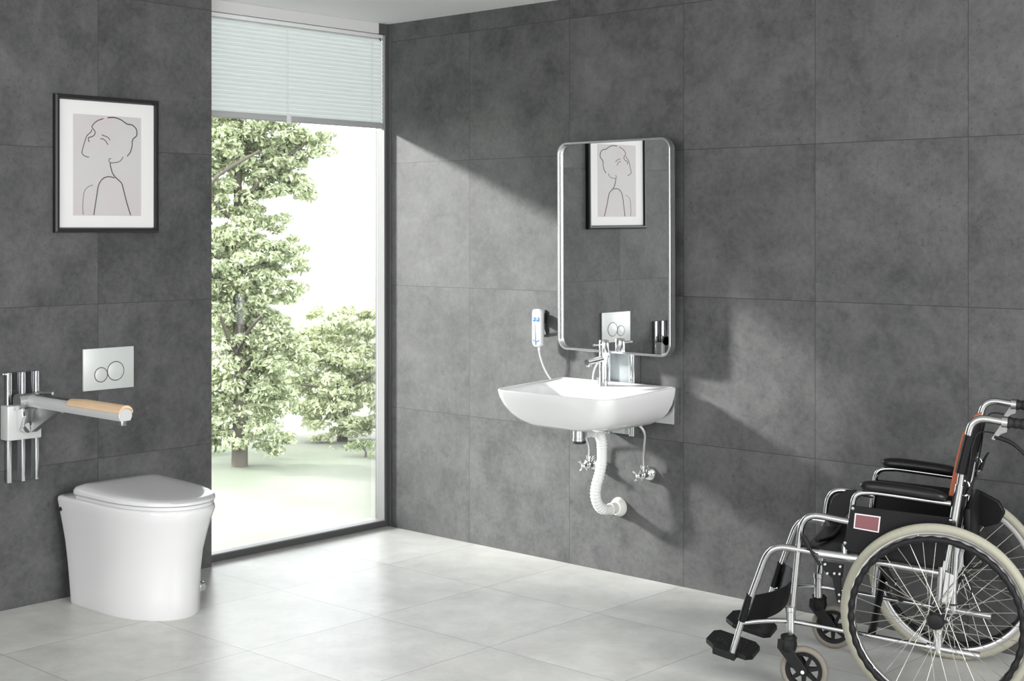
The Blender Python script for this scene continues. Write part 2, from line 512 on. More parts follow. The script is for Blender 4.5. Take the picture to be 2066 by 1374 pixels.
# ------------------------------------------------------------------ grab rail
def grab():
    X = 0.062
    org = Vector((X, -1.97, 0.486))
    r = thing('fold_down_grab_rail', org, 'wall-mounted steel grab rail with a wooden arm pad left of the toilet', 'grab rail')
    MB().box(X, X + 0.006, -2.034, -1.908, 0.488, 0.905).build('wall_panel', M_darkpanel, r, org, smooth=0, bev=0.001)
    for y0, y1 in ((-2.037, -2.019), (-1.978, -1.963), (-1.921, -1.906)):
        MB().box(X + 0.006, X + 0.022, y0, y1, 0.486, 0.906, 0.002).build('guide_rail', M_chrome, r, org)
    MB().box(X + 0.004, X + 0.014, -2.052, -2.036, 0.898, 0.904, 0.001).build('stop_pin', M_steel, r, org)
    # carriage
    MB().box(X + 0.002, X + 0.060, -2.056, -1.916, 0.652, 0.784, 0.005, 3).build('carriage', M_armgrey, r, org)
    # knuckle: forks and the pivot barrel
    yc = -1.975
    MB().tube([(0.142, -2.030, 0.800), (0.142, -1.930, 0.800)], 0.030, 32).build('pivot_barrel', M_steel, r, org, smooth=40)
    for y in (-2.020, -1.944):
        m = MB()
        poly = []
        for k in range(13):
            a = radians(-60 + 240 * k / 12)
            poly.append((0.146 + 0.026 * cos(a), y, 0.797 + 0.026 * sin(a)))
        poly += [(0.112, y, 0.772), (0.106, y, 0.700), (0.125, y, 0.685), (0.150, y, 0.700), (0.170, y, 0.745)]
        m.prism(poly, (0, 0.014, 0))
        m.build('fork_plate', M_chrome, r, org, smooth=30, bev=0.002)
    # arm: half round channel with a flat top
    def arm_ring(x, zc, w=0.026, h=0.047):
        p = []
        for k in range(17):
            a = pi * k / 16
            p.append((x, yc + w * cos(a), zc + 0.020 * sin(a)))
        p += [(x, yc - w, zc - 0.010), (x, yc - w * 0.75, zc - 0.024), (x, yc + w * 0.75, zc - 0.024), (x, yc + w, zc - 0.010)]
        return p
    arm = MB().rings([arm_ring(0.165, 0.806), arm_ring(0.785, 0.806)]).build('support_arm', M_armgrey, r, org, smooth=40)
    MB().rings([[(x, y, z) for (x, y, z) in arm_ring(xx, 0.806, 0.0265)] for xx in (0.785, 0.797)]).build('end_cap', M_armgrey, arm, org, smooth=40, bev=0.002)
    MB().box(0.765, 0.785, yc - 0.010, yc + 0.012, 0.764, 0.784, 0.003).build('release_catch', M_satin, arm, org)
    # groove on the arm's top and the wooden pad
    MB().box(0.20, 0.50, yc - 0.011, yc + 0.011, 0.8250, 0.8285, 0.001).build('top_groove', M_darkpanel, arm, org)
    rg = []
    for i in range(9):
        t = i / 8
        x = 0.455 + 0.345 * t
        w = 0.028
        s_ = min(1, 0.35 + 3.0 * t) if t < 0.25 else 1
        p = []
        for k in range(17):
            a = pi * k / 16
            p.append((x - 0.02 * sin(a) * (1 - s_), yc + w * cos(a), 0.811 + 0.026 * sin(a) * (0.72 + 0.28 * s_)))
        for k in range(9):
            a = pi * (1 - k / 8)
            p.append((x, yc + (w - 0.002) * cos(a), 0.809 + 0.018 * sin(a)))
        rg.append(p)
    MB().rings(rg).build('wooden_pad', M_wood, r, org, smooth=50, label='pale wooden pad on top of the arm')
    # strut
    m = MB()
    m.tube(bend([(0.112, -1.965, 0.705), (0.165, -1.965, 0.700), (0.30, -1.965, 0.778), (0.36, -1.967, 0.784)], 0.04), 0.013, 14)
    m.prism([(0.155, -1.955, 0.682), (0.36, -1.955, 0.782), (0.25, -1.955, 0.792), (0.175, -1.955, 0.765)], (0, -0.026, 0))
    m.build('strut', M_satin, r, org, smooth=40)
    MB().tube([(0.113, -1.99, 0.700), (0.155, -1.99, 0.700)], 0.019, 24).build('spring_cap', M_chrome, r, org)
    MB().tube([(0.20, yc - 0.005, 0.836), (0.285, yc + 0.012, 0.838)], 0.006, 12).build('lock_lever', M_chrome, r, org)
grab()

# ------------------------------------------------------------------ toilet
def d_outline(xb, xs, xf, hw, yc, n=2.0, cnt=40, rb=0.03):
    """D-shaped plan: flat back, straight sides, rounded front. constant point count"""
    p = []
    # front half ellipse from +y side to -y side
    for k in range(cnt + 1):
        a = pi / 2 - pi * k / cnt
        c, s_ = cos(a), sin(a)
        p.append((xs + (xf - xs) * abs(c) ** (2 / n), yc + hw * sgn(s_) * abs(s_) ** (2 / n)))
    for j in range(1, 4):
        p.append((xs + (xb + rb - xs) * j / 4, yc - hw))
    for k in range(7):
        a = pi / 2 * k / 6
        p.append((xb + rb - rb * sin(a), yc - hw + rb - rb * cos(a)))
    for j in range(1, 5):
        p.append((xb, yc + (-hw + rb) * (1 - j / 2.5)))
    for k in range(7):
        a = pi / 2 * k / 6
        p.append((xb + rb - rb * cos(a), yc + hw - rb + rb * sin(a)))
    for j in range(1, 4):
        p.append((xb + rb + (xs - xb - rb) * j / 4, yc + hw))
    return p
def toilet():
    yc = -1.637
    org = Vector((0.36, yc, 0))
    r = thing('toilet', org, 'white back-to-wall toilet with closed lid on the floor beside the window', 'toilet')
    def ring(z, xb, xs, xf, hw, n=2.0): return [(x, y, z) for x, y in d_outline(xb, xs, xf, hw, yc, n)]
    prof = [(0.000, 0.136, 0.34, 0.664, 0.172, 2.1), (0.006, 0.132, 0.34, 0.668, 0.175, 2.1), (0.08, 0.120, 0.34, 0.670, 0.174, 2.1),
            (0.16, 0.108, 0.34, 0.675, 0.175, 2.1), (0.24, 0.097, 0.34, 0.686, 0.179, 2.15), (0.32, 0.088, 0.34, 0.712, 0.189, 2.2),
            (0.37, 0.083, 0.34, 0.730, 0.197, 2.25), (0.402, 0.081, 0.34, 0.743, 0.202, 2.3), (0.412, 0.084, 0.34, 0.741, 0.200, 2.3),
            (0.417, 0.092, 0.34, 0.734, 0.193, 2.3)]
    body = MB().rings([ring(*q) for q in prof]).build('bowl_body', M_ceramic, r, org, smooth=50)
    # seat ring and lid
    def lring(z0, tilt, xb, xs, xf, hw, n):
        return [(x, y, z0 + tilt * (0.70 - x)) for x, y in d_outline(xb, xs, xf, hw, yc, n, rb=min(0.035, hw * 0.5))]
    MB().rings([lring(0.4172, 0, 0.200, 0.40, 0.730, 0.188, 2.2), lring(0.4185, 0, 0.197, 0.40, 0.735, 0.194, 2.2),
                lring(0.4300, 0, 0.197, 0.40, 0.736, 0.195, 2.2), lring(0.4325, 0, 0.202, 0.40, 0.730, 0.189, 2.2)]).build('seat_ring', M_seat, r, org, smooth=50)
    rg = [lring(0.4335, 0.0, 0.194, 0.40, 0.734, 0.191, 2.2), lring(0.4350, 0.0, 0.188, 0.40, 0.741, 0.198, 2.2),
          lring(0.4440, 0.010, 0.187, 0.40, 0.741, 0.198, 2.2), lring(0.4490, 0.022, 0.192, 0.40, 0.732, 0.190, 2.2),
          lring(0.4515, 0.034, 0.206, 0.40, 0.690, 0.164, 2.2), lring(0.4520, 0.040, 0.250, 0.40, 0.62, 0.12, 2.2), lring(0.4520, 0.042, 0.32, 0.40, 0.52, 0.06, 2.2)]
    MB().rings(rg).build('lid', M_seat, r, org, smooth=60)
    for y in (yc - 0.075, yc + 0.075):
        MB().tube([(0.185, y - 0.03, 0.428), (0.185, y + 0.03, 0.428)], 0.011, 16).build('hinge', M_seat, r, org)
    MB().lathe([(0.0085, 0), (0.0085, 0.003), (0.005, 0.004)], (0.118, yc - 0.195, 0.365), (0, -1, 0), 20).build('screw_cap', M_dark, body, org)
    m = MB()
    m.box(0.515, 0.545, yc + 0.150, yc + 0.176, 0.050, 0.085, 0.003)
    m.tube([(0.53, yc + 0.165, 0.066), (0.53, yc + 0.186, 0.066)], 0.009, 14)
    m.build('side_fixing', M_chrome, body, org)
toilet()

# ------------------------------------------------------------------ mirror
def mirror():
    cx, cz = 1.470, 1.381
    w, h = 0.604, 0.886
    yf = -0.098
    org = Vector((cx, yf, cz))
    r = thing('wall_mirror', org, 'tall mirror with rounded silver frame above the washbasin', 'mirror')
    r.rotation_euler = (radians(0.30), 0, radians(-1.1))
    def rr(x0, x1, z0, z1, rad, y, n=10):
        p = []
        for (px, pz, a0) in ((x1 - rad, z1 - rad, 0), (x0 + rad, z1 - rad, 90), (x0 + rad, z0 + rad, 180), (x1 - rad, z0 + rad, 270)):
            for k in range(n + 1):
                a = radians(a0 + 90 * k / n)
                p.append((px + rad * cos(a), y, pz + rad * sin(a)))
        return p
    W, H = w / 2, h / 2
    def R(ins, y, rad=0.05): return rr(-W + ins, W - ins, -H + ins, H - ins, max(rad - ins, 0.01), y)
    MB().rings([R(0, 0.034), R(0, 0.002), R(0.0015, 0.0), R(0.008, 0.0), R(0.0090, 0.0015), R(0.0090, 0.026), R(0.012, 0.034)], closed=True).build('frame', M_steel, r, smooth=30)
    g = MB().rings([R(0.0095, -0.002), R(0.0095, 0.002)]).build('mirror_glass', M_mirror, r, smooth=0)
    g.location = (0, 0.0105, 0); g.rotation_euler = (0, 0, radians(-1.4))
    MB().rings([R(0.012, 0.0285), R(0.012, 0.034)]).build('back_board', M_dark, r, smooth=0)
    for x in (-0.10, 0.10):
        MB().box(x - 0.02, x + 0.02, 0.0345, 0.0495, -0.30, 0.25).build('mounting_bracket', M_satin, r, smooth=0)
mirror()

# ------------------------------------------------------------------ basin lift unit on the wall
def lift():
    org = Vector((1.46, 0, 0.594))
    r = thing('basin_lift_unit', org, 'height-adjustable steel wall unit carrying the washbasin and mirror', 'lift unit')
    MB().box(1.392, 1.522, -0.030, -0.002, 0.597, 1.75, 0.002).build('panel', M_panelglass, r, org)
    for x0, x1 in ((1.392, 1.420), (1.520, 1.548)):
        MB().box(x0, x1, -0.0485, -0.001, 0.594, 1.70, 0.004, 3).build('column', M_chrome, r, org)
    m = MB()
    m.box(1.185, 1.748, -0.042, -0.001, 0.662, 0.808, 0.002)
    m.build('basin_bracket', M_steel, r, org)
    MB().tube(spline([(1.385, -0.02, 0.905), (1.350, -0.04, 0.885), (1.333, -0.047, 0.845), (1.328, -0.046, 0.812)], 6), 0.004, 8).build('power_cable', M_whiteplastic, r, org)
lift()

# ------------------------------------------------------------------ washbasin
def rrect(x0, x1, y0, y1, rf, rb, z, zs=0.0, n=10):
    """rounded rectangle; rf front (low y) corner radius, rb back radius; z rises by zs per metre toward the back"""
    p = []
    for (cx, cy, a0, rad) in ((x1 - rb, y1 - rb, 0, rb), (x0 + rb, y1 - rb, 90, rb), (x0 + rf, y0 + rf, 180, rf), (x1 - rf, y0 + rf, 270, rf)):
        for k in range(n + 1):
            a = radians(a0 + 90 * k / n)
            x, y = cx + rad * cos(a), cy + rad * sin(a)
            p.append((x, y, z + zs * (y - y0)))
    return p
def basin():
    org = Vector((1.465, -0.05, 0.655))
    r = thing('washbasin', org, 'white rectangular ceramic washbasin mounted below the mirror', 'washbasin')
    X0, X1, Y0, Y1 = 1.163, 1.768, -0.500, -0.0505
    s_ = 0.034
    rg = [rrect(1.36, 1.57, -0.36, -0.14, 0.08, 0.05, 0.652),
          rrect(1.29, 1.64, -0.42, -0.09, 0.11, 0.06, 0.655),
          rrect(1.250, 1.681, -0.446, -0.068, 0.11, 0.05, 0.664),
          rrect(1.217, 1.714, -0.467, -0.055, 0.105, 0.04, 0.684),
          rrect(1.193, 1.738, -0.481, -0.051, 0.095, 0.03, 0.708, s_ * 0.2),
          rrect(1.176, 1.755, -0.491, -0.050, 0.082, 0.02, 0.738, s_ * 0.5),
          rrect(1.166, 1.765, -0.498, -0.050, 0.070, 0.016, 0.770, s_ * 0.8),
          rrect(X0, X1, Y0, Y1, 0.064, 0.014, 0.794, s_),
          rrect(X0 + 0.001, X1 - 0.001, Y0 + 0.001, Y1, 0.063, 0.014, 0.7985, s_),
          rrect(X0 + 0.005, X1 - 0.005, Y0 + 0.005, Y1 - 0.001, 0.06, 0.013, 0.8005, s_),
          rrect(X0 + 0.010, X1 - 0.010, Y0 + 0.010, Y1 - 0.008, 0.056, 0.012, 0.8000, s_),
          rrect(X0 + 0.014, X1 - 0.014, Y0 + 0.014, Y1 - 0.016, 0.053, 0.012, 0.7970, s_),
          rrect(X0 + 0.022, X1 - 0.022, Y0 + 0.022, -0.180, 0.05, 0.05, 0.794, s_),
          rrect(X0 + 0.030, X1 - 0.030, Y0 + 0.030, -0.195, 0.05, 0.05, 0.782, s_ * 0.8),
          rrect(X0 + 0.060, X1 - 0.060, Y0 + 0.055, -0.215, 0.06, 0.06, 0.735, 0),
          rrect(X0 + 0.120, X1 - 0.120, Y0 + 0.095, -0.235, 0.06, 0.06, 0.705, 0),
          rrect(X0 + 0.240, X1 - 0.240, Y0 + 0.16, -0.27, 0.03, 0.03, 0.696, 0)]
    MB().rings(rg).build('bowl', M_ceramic, r, org, smooth=60)
    MB().lathe([(0.022, 0), (0.022, 0.002), (0.016, 0.004)], (1.465, -0.31, 0.696), (0, 0, 1), 24).build('drain_plug', M_chrome, r, org)
basin()

# ------------------------------------------------------------------ faucet
def faucet():
    x, y, z = 1.462, -0.138, 0.806
    org = Vector((x, y, z))
    r = thing('basin_faucet', org, 'slim chrome mixer faucet standing on the washbasin back ledge', 'faucet')
    MB().lathe([(0.0225, 0), (0.0225, 0.003), (0.0205, 0.005), (0.0205, 0.136), (0.0200, 0.137), (0.0200, 0.139), (0.0205, 0.140), (0.0205, 0.187), (0.019, 0.189)], org, (0, 0, 1), 36).build('tap_body', M_chrome, r, org)
    MB().tube([(x, y - 0.015, z + 0.112), (x, y - 0.112, z + 0.104)], 0.0125, 20).build('spout', M_chrome, r, org)
    MB().tube([(x, y - 0.100, z + 0.098), (x, y - 0.100, z + 0.086)], 0.0095, 18).build('aerator', M_steel, r, org)
    h = MB().tube([(x, y - 0.018, z + 0.170), (x, y - 0.068, z + 0.172)], 0.0032, 12)
    h.tube([(x, y - 0.062, z + 0.172), (x, y - 0.073, z + 0.172)], 0.0048, 14)
    h.build('lever', M_chrome, r, org)
    MB().lathe([(0.004, 0), (0.004, 0.02), (0.007, 0.022), (0.007, 0.03)], (x - 0.045, y + 0.02, z + 0.001), (0, 0, 1), 14).build('pop_up_knob', M_chrome, r, org)
faucet()

# ------------------------------------------------------------------ remote and its holder
def remote():
    x0, x1, z0, z1 = 1.000, 1.052, 0.938, 1.103
    yf, yb = -0.068, -0.040
    org = Vector((1.026, yb, z0))
    r = thing('remote_handset', org, 'white corded remote handset hung on the wall left of the mirror', 'remote control')
    def ring(y, ins):
        p = []
        a0, a1, b0, b1 = x0 + ins, x1 - ins, z0 + ins, z1 - ins
        for (cx, cz, st, rad) in ((a1 - .014, b1 - .014, 0, .014), (a0 + .014, b1 - .014, 90, .014), (a0 + .02, b0 + .02, 180, .02), (a1 - .02, b0 + .02, 270, .02)):
            for k in range(7):
                a = radians(st + 15 * k)
                p.append((cx + rad * cos(a), y, cz + rad * sin(a)))
        return p
    MB().rings([ring(yb, 0.004), ring(yb - 0.004, 0), ring(yf + 0.004, 0), ring(yf + 0.001, 0.002), ring(yf, 0.005)]).build('handset', M_whiteplastic, r, org, smooth=50)
    MB().rings([ring(yf, 0.008), ring(yf - 0.001, 0.0085)]).build('key_panel', M_paleblue, r, org, smooth=40)
    for xx in (1.015, 1.036):
        k = MB().box(xx - 0.008, xx + 0.008, yf - 0.0022, yf - 0.001, 1.050, 1.068, 0.001).build('key', M_blue, r, org)
        s_ = 1 if xx < 1.02 else -1
        zc = 1.059
        MB().prism([(xx - 0.0035, yf - 0.0023, zc - 0.003 * s_), (xx + 0.0035, yf - 0.0023, zc - 0.003 * s_), (xx, yf - 0.0023, zc + 0.004 * s_)], (0, -0.0004, 0)).build('arrow_mark', M_whiteplastic, k, org, smooth=0)
    MB().tube(spline([(1.009, yf - 0.001, 0.969), (1.018, yf - 0.0012, 0.963), (1.034, yf - 0.0012, 0.963), (1.043, yf - 0.001, 0.969)], 5), 0.0022, 6).build('blue_stripe', M_blue, r, org)
    m = MB().tube(spline([(1.030, -0.054, 0.942), (1.032, -0.054, 0.915), (1.040, -0.050, 0.880), (1.052, -0.040, 0.840), (1.078, -0.032, 0.800), (1.13, -0.028, 0.765), (1.19, -0.030, 0.735)], 6), 0.0038, 10)
    m.tube([(1.030, -0.054, 0.944), (1.0315, -0.054, 0.922)], 0.006, 12)
    m.build('cord', M_whiteplastic, r, org)
    o2 = Vector((1.05, 0, 1.0))
    h = thing('remote_holder', o2, 'small grey wall clip behind the remote handset', 'holder')
    m = MB().box(0.990, 1.024, -0.010, 0.0, 0.985, 1.098, 0.002)
    m.build('back_plate', M_satin, h, o2)
    m = MB()
    m.box(1.000, 1.036, -0.0395, -0.010, 1.040, 1.085, 0.002)
    m.build('hook', M_dark, h, o2)
    m = MB()
    m.prism([(1.004, -0.010, 0.99), (1.034, -0.010, 0.99), (1.042, -0.038, 1.03), (1.010, -0.038, 1.03)], (0, 0, 0.01))
    m.build('cradle', M_satin, h, o2, smooth=20)
remote()

# ------------------------------------------------------------------ drain
def drain():
    x = 1.442
    org = Vector((x, 0, 0.283))
    r = thing('drain_pipe', org, 'white corrugated waste pipe under the washbasin running into the wall', 'drain pipe')
    MB().lathe([(0.026, 0.0), (0.028, 0.002), (0.028, 0.012), (0.0265, 0.013), (0.0265, 0.060), (0.022, 0.062)], (x - 0.01, -0.262, 0.588), (0, 0, 1), 28).build('bottle_trap', M_steel, r, org, label='metal waste cup')
    MB().lathe([(0.024, 0), (0.0285, 0.003), (0.0285, 0.010), (0.024, 0.013)], (x - 0.01, -0.262, 0.578), (0, 0, 1), 28).build('trap_cap', M_dark, r, org, label='black trap cap')
    MB().lathe([(0.017, 0.0), (0.021, 0.002), (0.021, 0.03), (0.019, 0.032), (0.019, 0.055)], (x - 0.008, -0.236, 0.618), (0.06, 1, 0.0), 22).build('trap_outlet', M_whiteplastic, r, org)
    # corrugated hose
    path = spline([(x, -0.185, 0.618), (x + 0.002, -0.155, 0.612), (x + 0.003, -0.135, 0.585), (x + 0.002, -0.128, 0.54), (x, -0.128, 0.49), (x - 0.006, -0.134, 0.44),
                   (x - 0.014, -0.146, 0.39), (x - 0.016, -0.148, 0.345), (x - 0.014, -0.128, 0.303), (x - 0.010, -0.095, 0.284), (x - 0.008, -0.055, 0.283)], 18)
    def rad(i):
        z = path[i].z; ridged = (z > 0.55 and z < 0.605) or (z < 0.485 and path[i].y < -0.10)
        return 0.0215 + (0.0017 if (i % 5) in (0, 1) else -0.0004) * (1 if ridged else 0) if ridged else 0.0212
    MB().tube(path, rad, 20).build('corrugated_hose', M_pipe, r, org, smooth=80)
    MB().lathe([(0.024, 0.062), (0.024, 0.03), (0.030, 0.028), (0.036, 0.016), (0.0405, 0.004), (0.0405, 0.0)][::-1], (x - 0.008, 0.0, 0.283), (0, -1, 0), 32).build('wall_rosette', M_cream, r, org, label='cream wall rosette')
drain()

# ------------------------------------------------------------------ angle valves
def valve(x, z, hose, label):
    org = Vector((x, 0, z))
    r = thing('angle_valve', org, label, 'valve', 'chrome angle valves under the washbasin')
    MB().lathe([(0.033, 0.0), (0.033, 0.003), (0.030, 0.010), (0.020, 0.022), (0.015, 0.024)], org, (0, -1, 0), 28).build('rosette', M_chrome, r, org)
    b = MB().lathe([(0.013, 0.022), (0.013, 0.03), (0.016, 0.031), (0.016, 0.052), (0.012, 0.054), (0.012, 0.062), (0.009, 0.064), (0.009, 0.074)], org, (0, -1, 0), 20)
    b.lathe([(0.011, 0.010), (0.011, 0.026), (0.013, 0.027), (0.013, 0.038), (0.008, 0.040)], (x, -0.042, z), (0, 0, 1), 16)
    b.build('valve_body', M_chrome, r, org)
    h = MB().lathe([(0.010, 0.072), (0.010, 0.084), (0.007, 0.088)], org, (0, -1, 0), 16)
    for k in range(4):
        a = radians(45 + 90 * k + 12)
        d = Vector((cos(a), 0, sin(a)))
        c = Vector((x, -0.079, z))
        h.tube([c + d * 0.006, c + d * 0.022], 0.0032, 8)
        h.tube([c + d * 0.021, c + d * 0.029], 0.0046, 8)
    h.build('cross_handle', M_chrome, r, org)
    MB().lathe([(0.006, 0), (0.004, 0.002)], (x, -0.0885, z), (0, -1, 0), 12).build('handle_button', M_whiteplastic, r, org)
    MB().tube(spline(hose, 8), 0.0055, 10).build('braided_hose', M_hose, r, org)
valve(1.304, 0.452, [(1.304, -0.042, 0.490), (1.304, -0.042, 0.52), (1.298, -0.05, 0.565), (1.315, -0.08, 0.61), (1.35, -0.11, 0.648)], 'chrome angle valve left of the white waste pipe')
valve(1.594, 0.442, [(1.594, -0.042, 0.480), (1.594, -0.042, 0.51), (1.600, -0.045, 0.555), (1.607, -0.05, 0.61), (1.592, -0.065, 0.645), (1.56, -0.09, 0.668)], 'chrome angle valve right of the white waste pipe')

# ------------------------------------------------------------------ wheelchair
def wheelchair():
    Wd = 0.583
    fwd_angle = radians(-160.03)
    root = thing('wheelchair', (3.1105, -0.452, 0), 'folding wheelchair with aluminium frame and black seat parked by the right wall', 'wheelchair', rz=fwd_angle)
    def P(u, v, z): return Vector((u, Wd / 2 - v, z))
    NV, FV = 0.055, 0.528
    AX = Vector((0, 1, 0))
    RW = 0.285
    # ---- drive wheels
    def wheel(v, out):
        c = P(0, v, RW)
        rim = MB()
        prof = [(0.243, -0.011), (0.246, -0.013), (0.259, -0.012), (0.261, -0.009), (0.255, -0.006), (0.253, 0.0), (0.255, 0.006), (0.261, 0.009), (0.259, 0.012), (0.246, 0.013), (0.243, 0.011), (0.241, 0.0)]
        n = 96
        rim.rings([[c + Vector((R * cos(2 * pi * i / n), h, R * sin(2 * pi * i / n))) for R, h in prof] for i in range(n)], closed=True)
        w = rim.build('drive_wheel', M_rim, root, smooth=40)
        # tyre with side grooves
        ty = MB(); n = 288
        rg = []
        for i in range(n):
            a = 2 * pi * i / n
            g = 0.0011 if i % 3 == 0 else 0
            ring = []
            for k in range(16):
                b = 2 * pi * k / 16
                rr = 0.0155
                side = 1 if (abs(sin(b)) > 0.35 and cos(b) > 0.05) else 0
                R = 0.2695 + (rr - g * side) * cos(b); h = (rr - g * side) * 0.98 * sin(b)
                ring.append(c + Vector((R * cos(a), h, R * sin(a))))
            rg.append(ring)
        ty.rings(rg, closed=True).build('tyre', M_tyre, w, smooth=60, label='beige grey tyre')
        # hand rim, finger-grip waves on the inside
        co = c + AX * (0.046 * out)
        MB().torus(co, AX, 0.246, 0.010, 216, 10, rf=lambda a: 0.0095 + 0.0016 * sin(a * 40)).build('hand_rim', M_black, w, smooth=60, label='black hand rim')
        for k in range(6):
            a = 2 * pi * (k + 0.3) / 6
            e = Vector((cos(a), 0, sin(a)))
            MB().tube([c + e * 0.249 + AX * 0.010 * out, co + e * 0.247], 0.0035, 8).build('rim_stud', M_chrome, w)
        hub = MB().lathe([(0.010, -0.034), (0.026, -0.033), (0.027, -0.029), (0.017, -0.026), (0.017, 0.026), (0.027, 0.029), (0.026, 0.033), (0.022, 0.046), (0.012, 0.050)], c, AX * out, 28)
        hub.build('hub', M_black, w, smooth=40)
        for i in range(36):
            side = 1 if i % 2 else -1
            lead = 1 if (i // 2) % 2 else -1
            a = 2 * pi * i / 36
            ah = a + lead * radians(62)
            p0 = c + Vector((0.025 * cos(ah), side * 0.030, 0.025 * sin(ah)))
            p1 = c + Vector((0.243 * cos(a), side * 0.004, 0.243 * sin(a)))
            MB().tube([p0, p1], 0.00115, 5).build('spoke', M_spoke, w, smooth=60)
    wheel(0.0, 1)
    wheel(Wd, -1)
    # ---- casters
    def caster(v, u=0.402):
        R = 0.0755
        c = P(u, v, R)
        fk = MB()
        tp = P(u + 0.050, v, 0.176)
        for s_ in (-1, 1):
            o = AX * (0.021 * s_)
            e = AX * (0.006)
            pts = [P(u + 0.078, v, 0.170), P(u + 0.080, v, 0.142), P(u + 0.062, v, 0.120), P(u + 0.012, v, 0.062), P(u - 0.008, v, 0.064), P(u - 0.014, v, 0.080), P(u - 0.004, v, 0.094), P(u + 0.030, v, 0.140), P(u + 0.026, v, 0.170)]
            fk.prism([p + o - e * 0.5 for p in pts], e)
        fk.lathe([(0.024, 0.128), (0.029, 0.140), (0.027, 0.160), (0.024, 0.168), (0.024, 0.178), (0.016, 0.182)], P(u + 0.050, v, 0), (0, 0, 1), 20)
        f = fk.build('caster_fork', M_black, root, smooth=40, bev=0.0015)
        MB().torus(c, AX, R - 0.011, 0.011, 72, 12).build('caster_tyre', M_castertyre, f, smooth=60, label='brown grey caster tyre')
        wl = MB()
        n = 60
        wl.rings([[c + Vector((Rr * cos(2 * pi * i / n), h, Rr * sin(2 * pi * i / n))) for Rr, h in ((0.045, -0.009), (0.057, -0.010), (0.058, 0.0), (0.057, 0.010), (0.045, 0.009))] for i in range(n)], closed=True)
        for k in range(7):
            a = 2 * pi * k / 7 + 0.25
            e = Vector((cos(a), 0, sin(a))); t_ = Vector((-sin(a), 0, cos(a)))
            wl.prism([c + e * 0.008 + t_ * 0.008 - AX * 0.007, c + e * 0.047 + t_ * 0.0045 - AX * 0.007, c + e * 0.047 - t_ * 0.0045 - AX * 0.007, c + e * 0.008 - t_ * 0.008 - AX * 0.007], AX * 0.014)
        wl.lathe([(0.014, -0.017), (0.014, 0.017)], c, AX, 20)
        wl.build('caster_wheel', M_black, f, smooth=40)
        MB().lathe([(0.006, -0.028), (0.006, 0.028)], c, AX, 14).build('axle_bolt', M_chrome, f)
    caster(0.028); caster(0.555)
    # ---- frame tubes of each side
    TR = 0.0112
    for v, sd in ((NV, 1), (FV, -1)):
        # seat rail + leg hanger, one bent tube
        MB().tube(bend([P(0.0, v, 0.410), P(0.20, v, 0.428), P(0.40, v, 0.442), P(0.515, v, 0.452), P(0.585, v, 0.255), P(0.603, v, 0.200)], [0, 0.05, 0.05, 0.075, 0.03, 0]), TR, 14).build('seat_rail', M_alu, root, smooth=60)
        # footrest tube
        MB().tube([P(0.602, v, 0.212), P(0.6435, v, 0.072)], 0.0098, 14).build('footrest_tube', M_satin, root, smooth=60)
        # front post and arm loop
        MB().tube(bend([P(0.446, v, 0.230), P(0.426, v, 0.440), P(0.412, v, 0.562), P(0.262, v, 0.543)], [0, 0.05, 0.085, 0]), 0.0105, 14).build('front_post', M_alu, root, smooth=60)
        MB().lathe([(0.0125, 0.178), (0.0142, 0.180), (0.0142, 0.246), (0.0165, 0.248), (0.0165, 0.262), (0.0125, 0.264)], P(0.449, v, 0), (0, 0, 1), 20).build('caster_stem', M_satin, root)
        # lower rail with the stay to the footrest
        MB().tube(bend([P(0.604, v, 0.194), P(0.535, v, 0.209), P(0.449, v, 0.217), P(0.005, v, 0.180)], 0.04), 0.0078, 12).build('lower_rail', M_alu, root, smooth=60)
        # rear post and anti-tip bar
        MB().tube([P(-0.012, v, 0.450), P(0.004, v, 0.180)], 0.0125, 14).build('rear_post', M_satin, root, smooth=60)
        MB().tube([P(0.036, v, 0.184), P(-0.119, v, 0.171)], 0.0108, 14).build('anti_tip_bar', M_satin, root, smooth=60)
        # back cane with the push handle
        cane = MB().tube(bend([P(-0.010, v, 0.370), P(-0.050, v, 0.600), P(-0.070, v, 0.735), P(-0.096, v, 0.890), P(-0.195, v, 0.876), P(-0.236, v, 0.8735)], [0, 0.03, 0.03, 0.07, 0.02, 0]), 0.0112, 14).build('back_cane', M_alu, root, smooth=60)
        # socket at the armrest's rear
        MB().tube([P(-0.036, v, 0.520), P(-0.062, v, 0.682)], 0.0145, 14).build('cane_sleeve', M_alu, cane, smooth=60)
        # clamp and brake lever
        cl = MB().lathe([(0.0125, 0), (0.017, 0.001), (0.017, 0.018), (0.0125, 0.019)], P(-0.180, v, 0.8775), P(-0.236, v, 0.8735) - P(-0.18, v, 0.8775), 18)
        cl.prism([P(-0.178, v - 0.006, 0.868), P(-0.198, v - 0.006, 0.864), P(-0.196, v - 0.006, 0.848), P(-0.180, v - 0.006, 0.842), P(-0.160, v - 0.006, 0.822), P(-0.152, v - 0.006, 0.826)], AX * -0.012)
        cl.build('brake_clamp', M_alu, cane, smooth=40)
        path = spline([P(-0.160, v, 0.832), P(-0.178, v, 0.828), P(-0.215, v, 0.812), P(-0.26, v, 0.770)], 6)
        MB().tube(path, lambda i, L=len(path): 0.0085 - 0.0045 * i / L, 10).build('brake_lever', M_black, cane, smooth=60)
        gp = [P(-0.198 - 0.125 * i / 40, v, 0.8758 - 0.006 * i / 40) for i in range(41)]
        MB().tube(gp, lambda i: 0.0155 + 0.0014 * sin(i * 1.05) + (0.002 if i < 2 else 0), 14).build('hand_grip', M_rubber, cane, smooth=60, label='black ribbed hand grip')
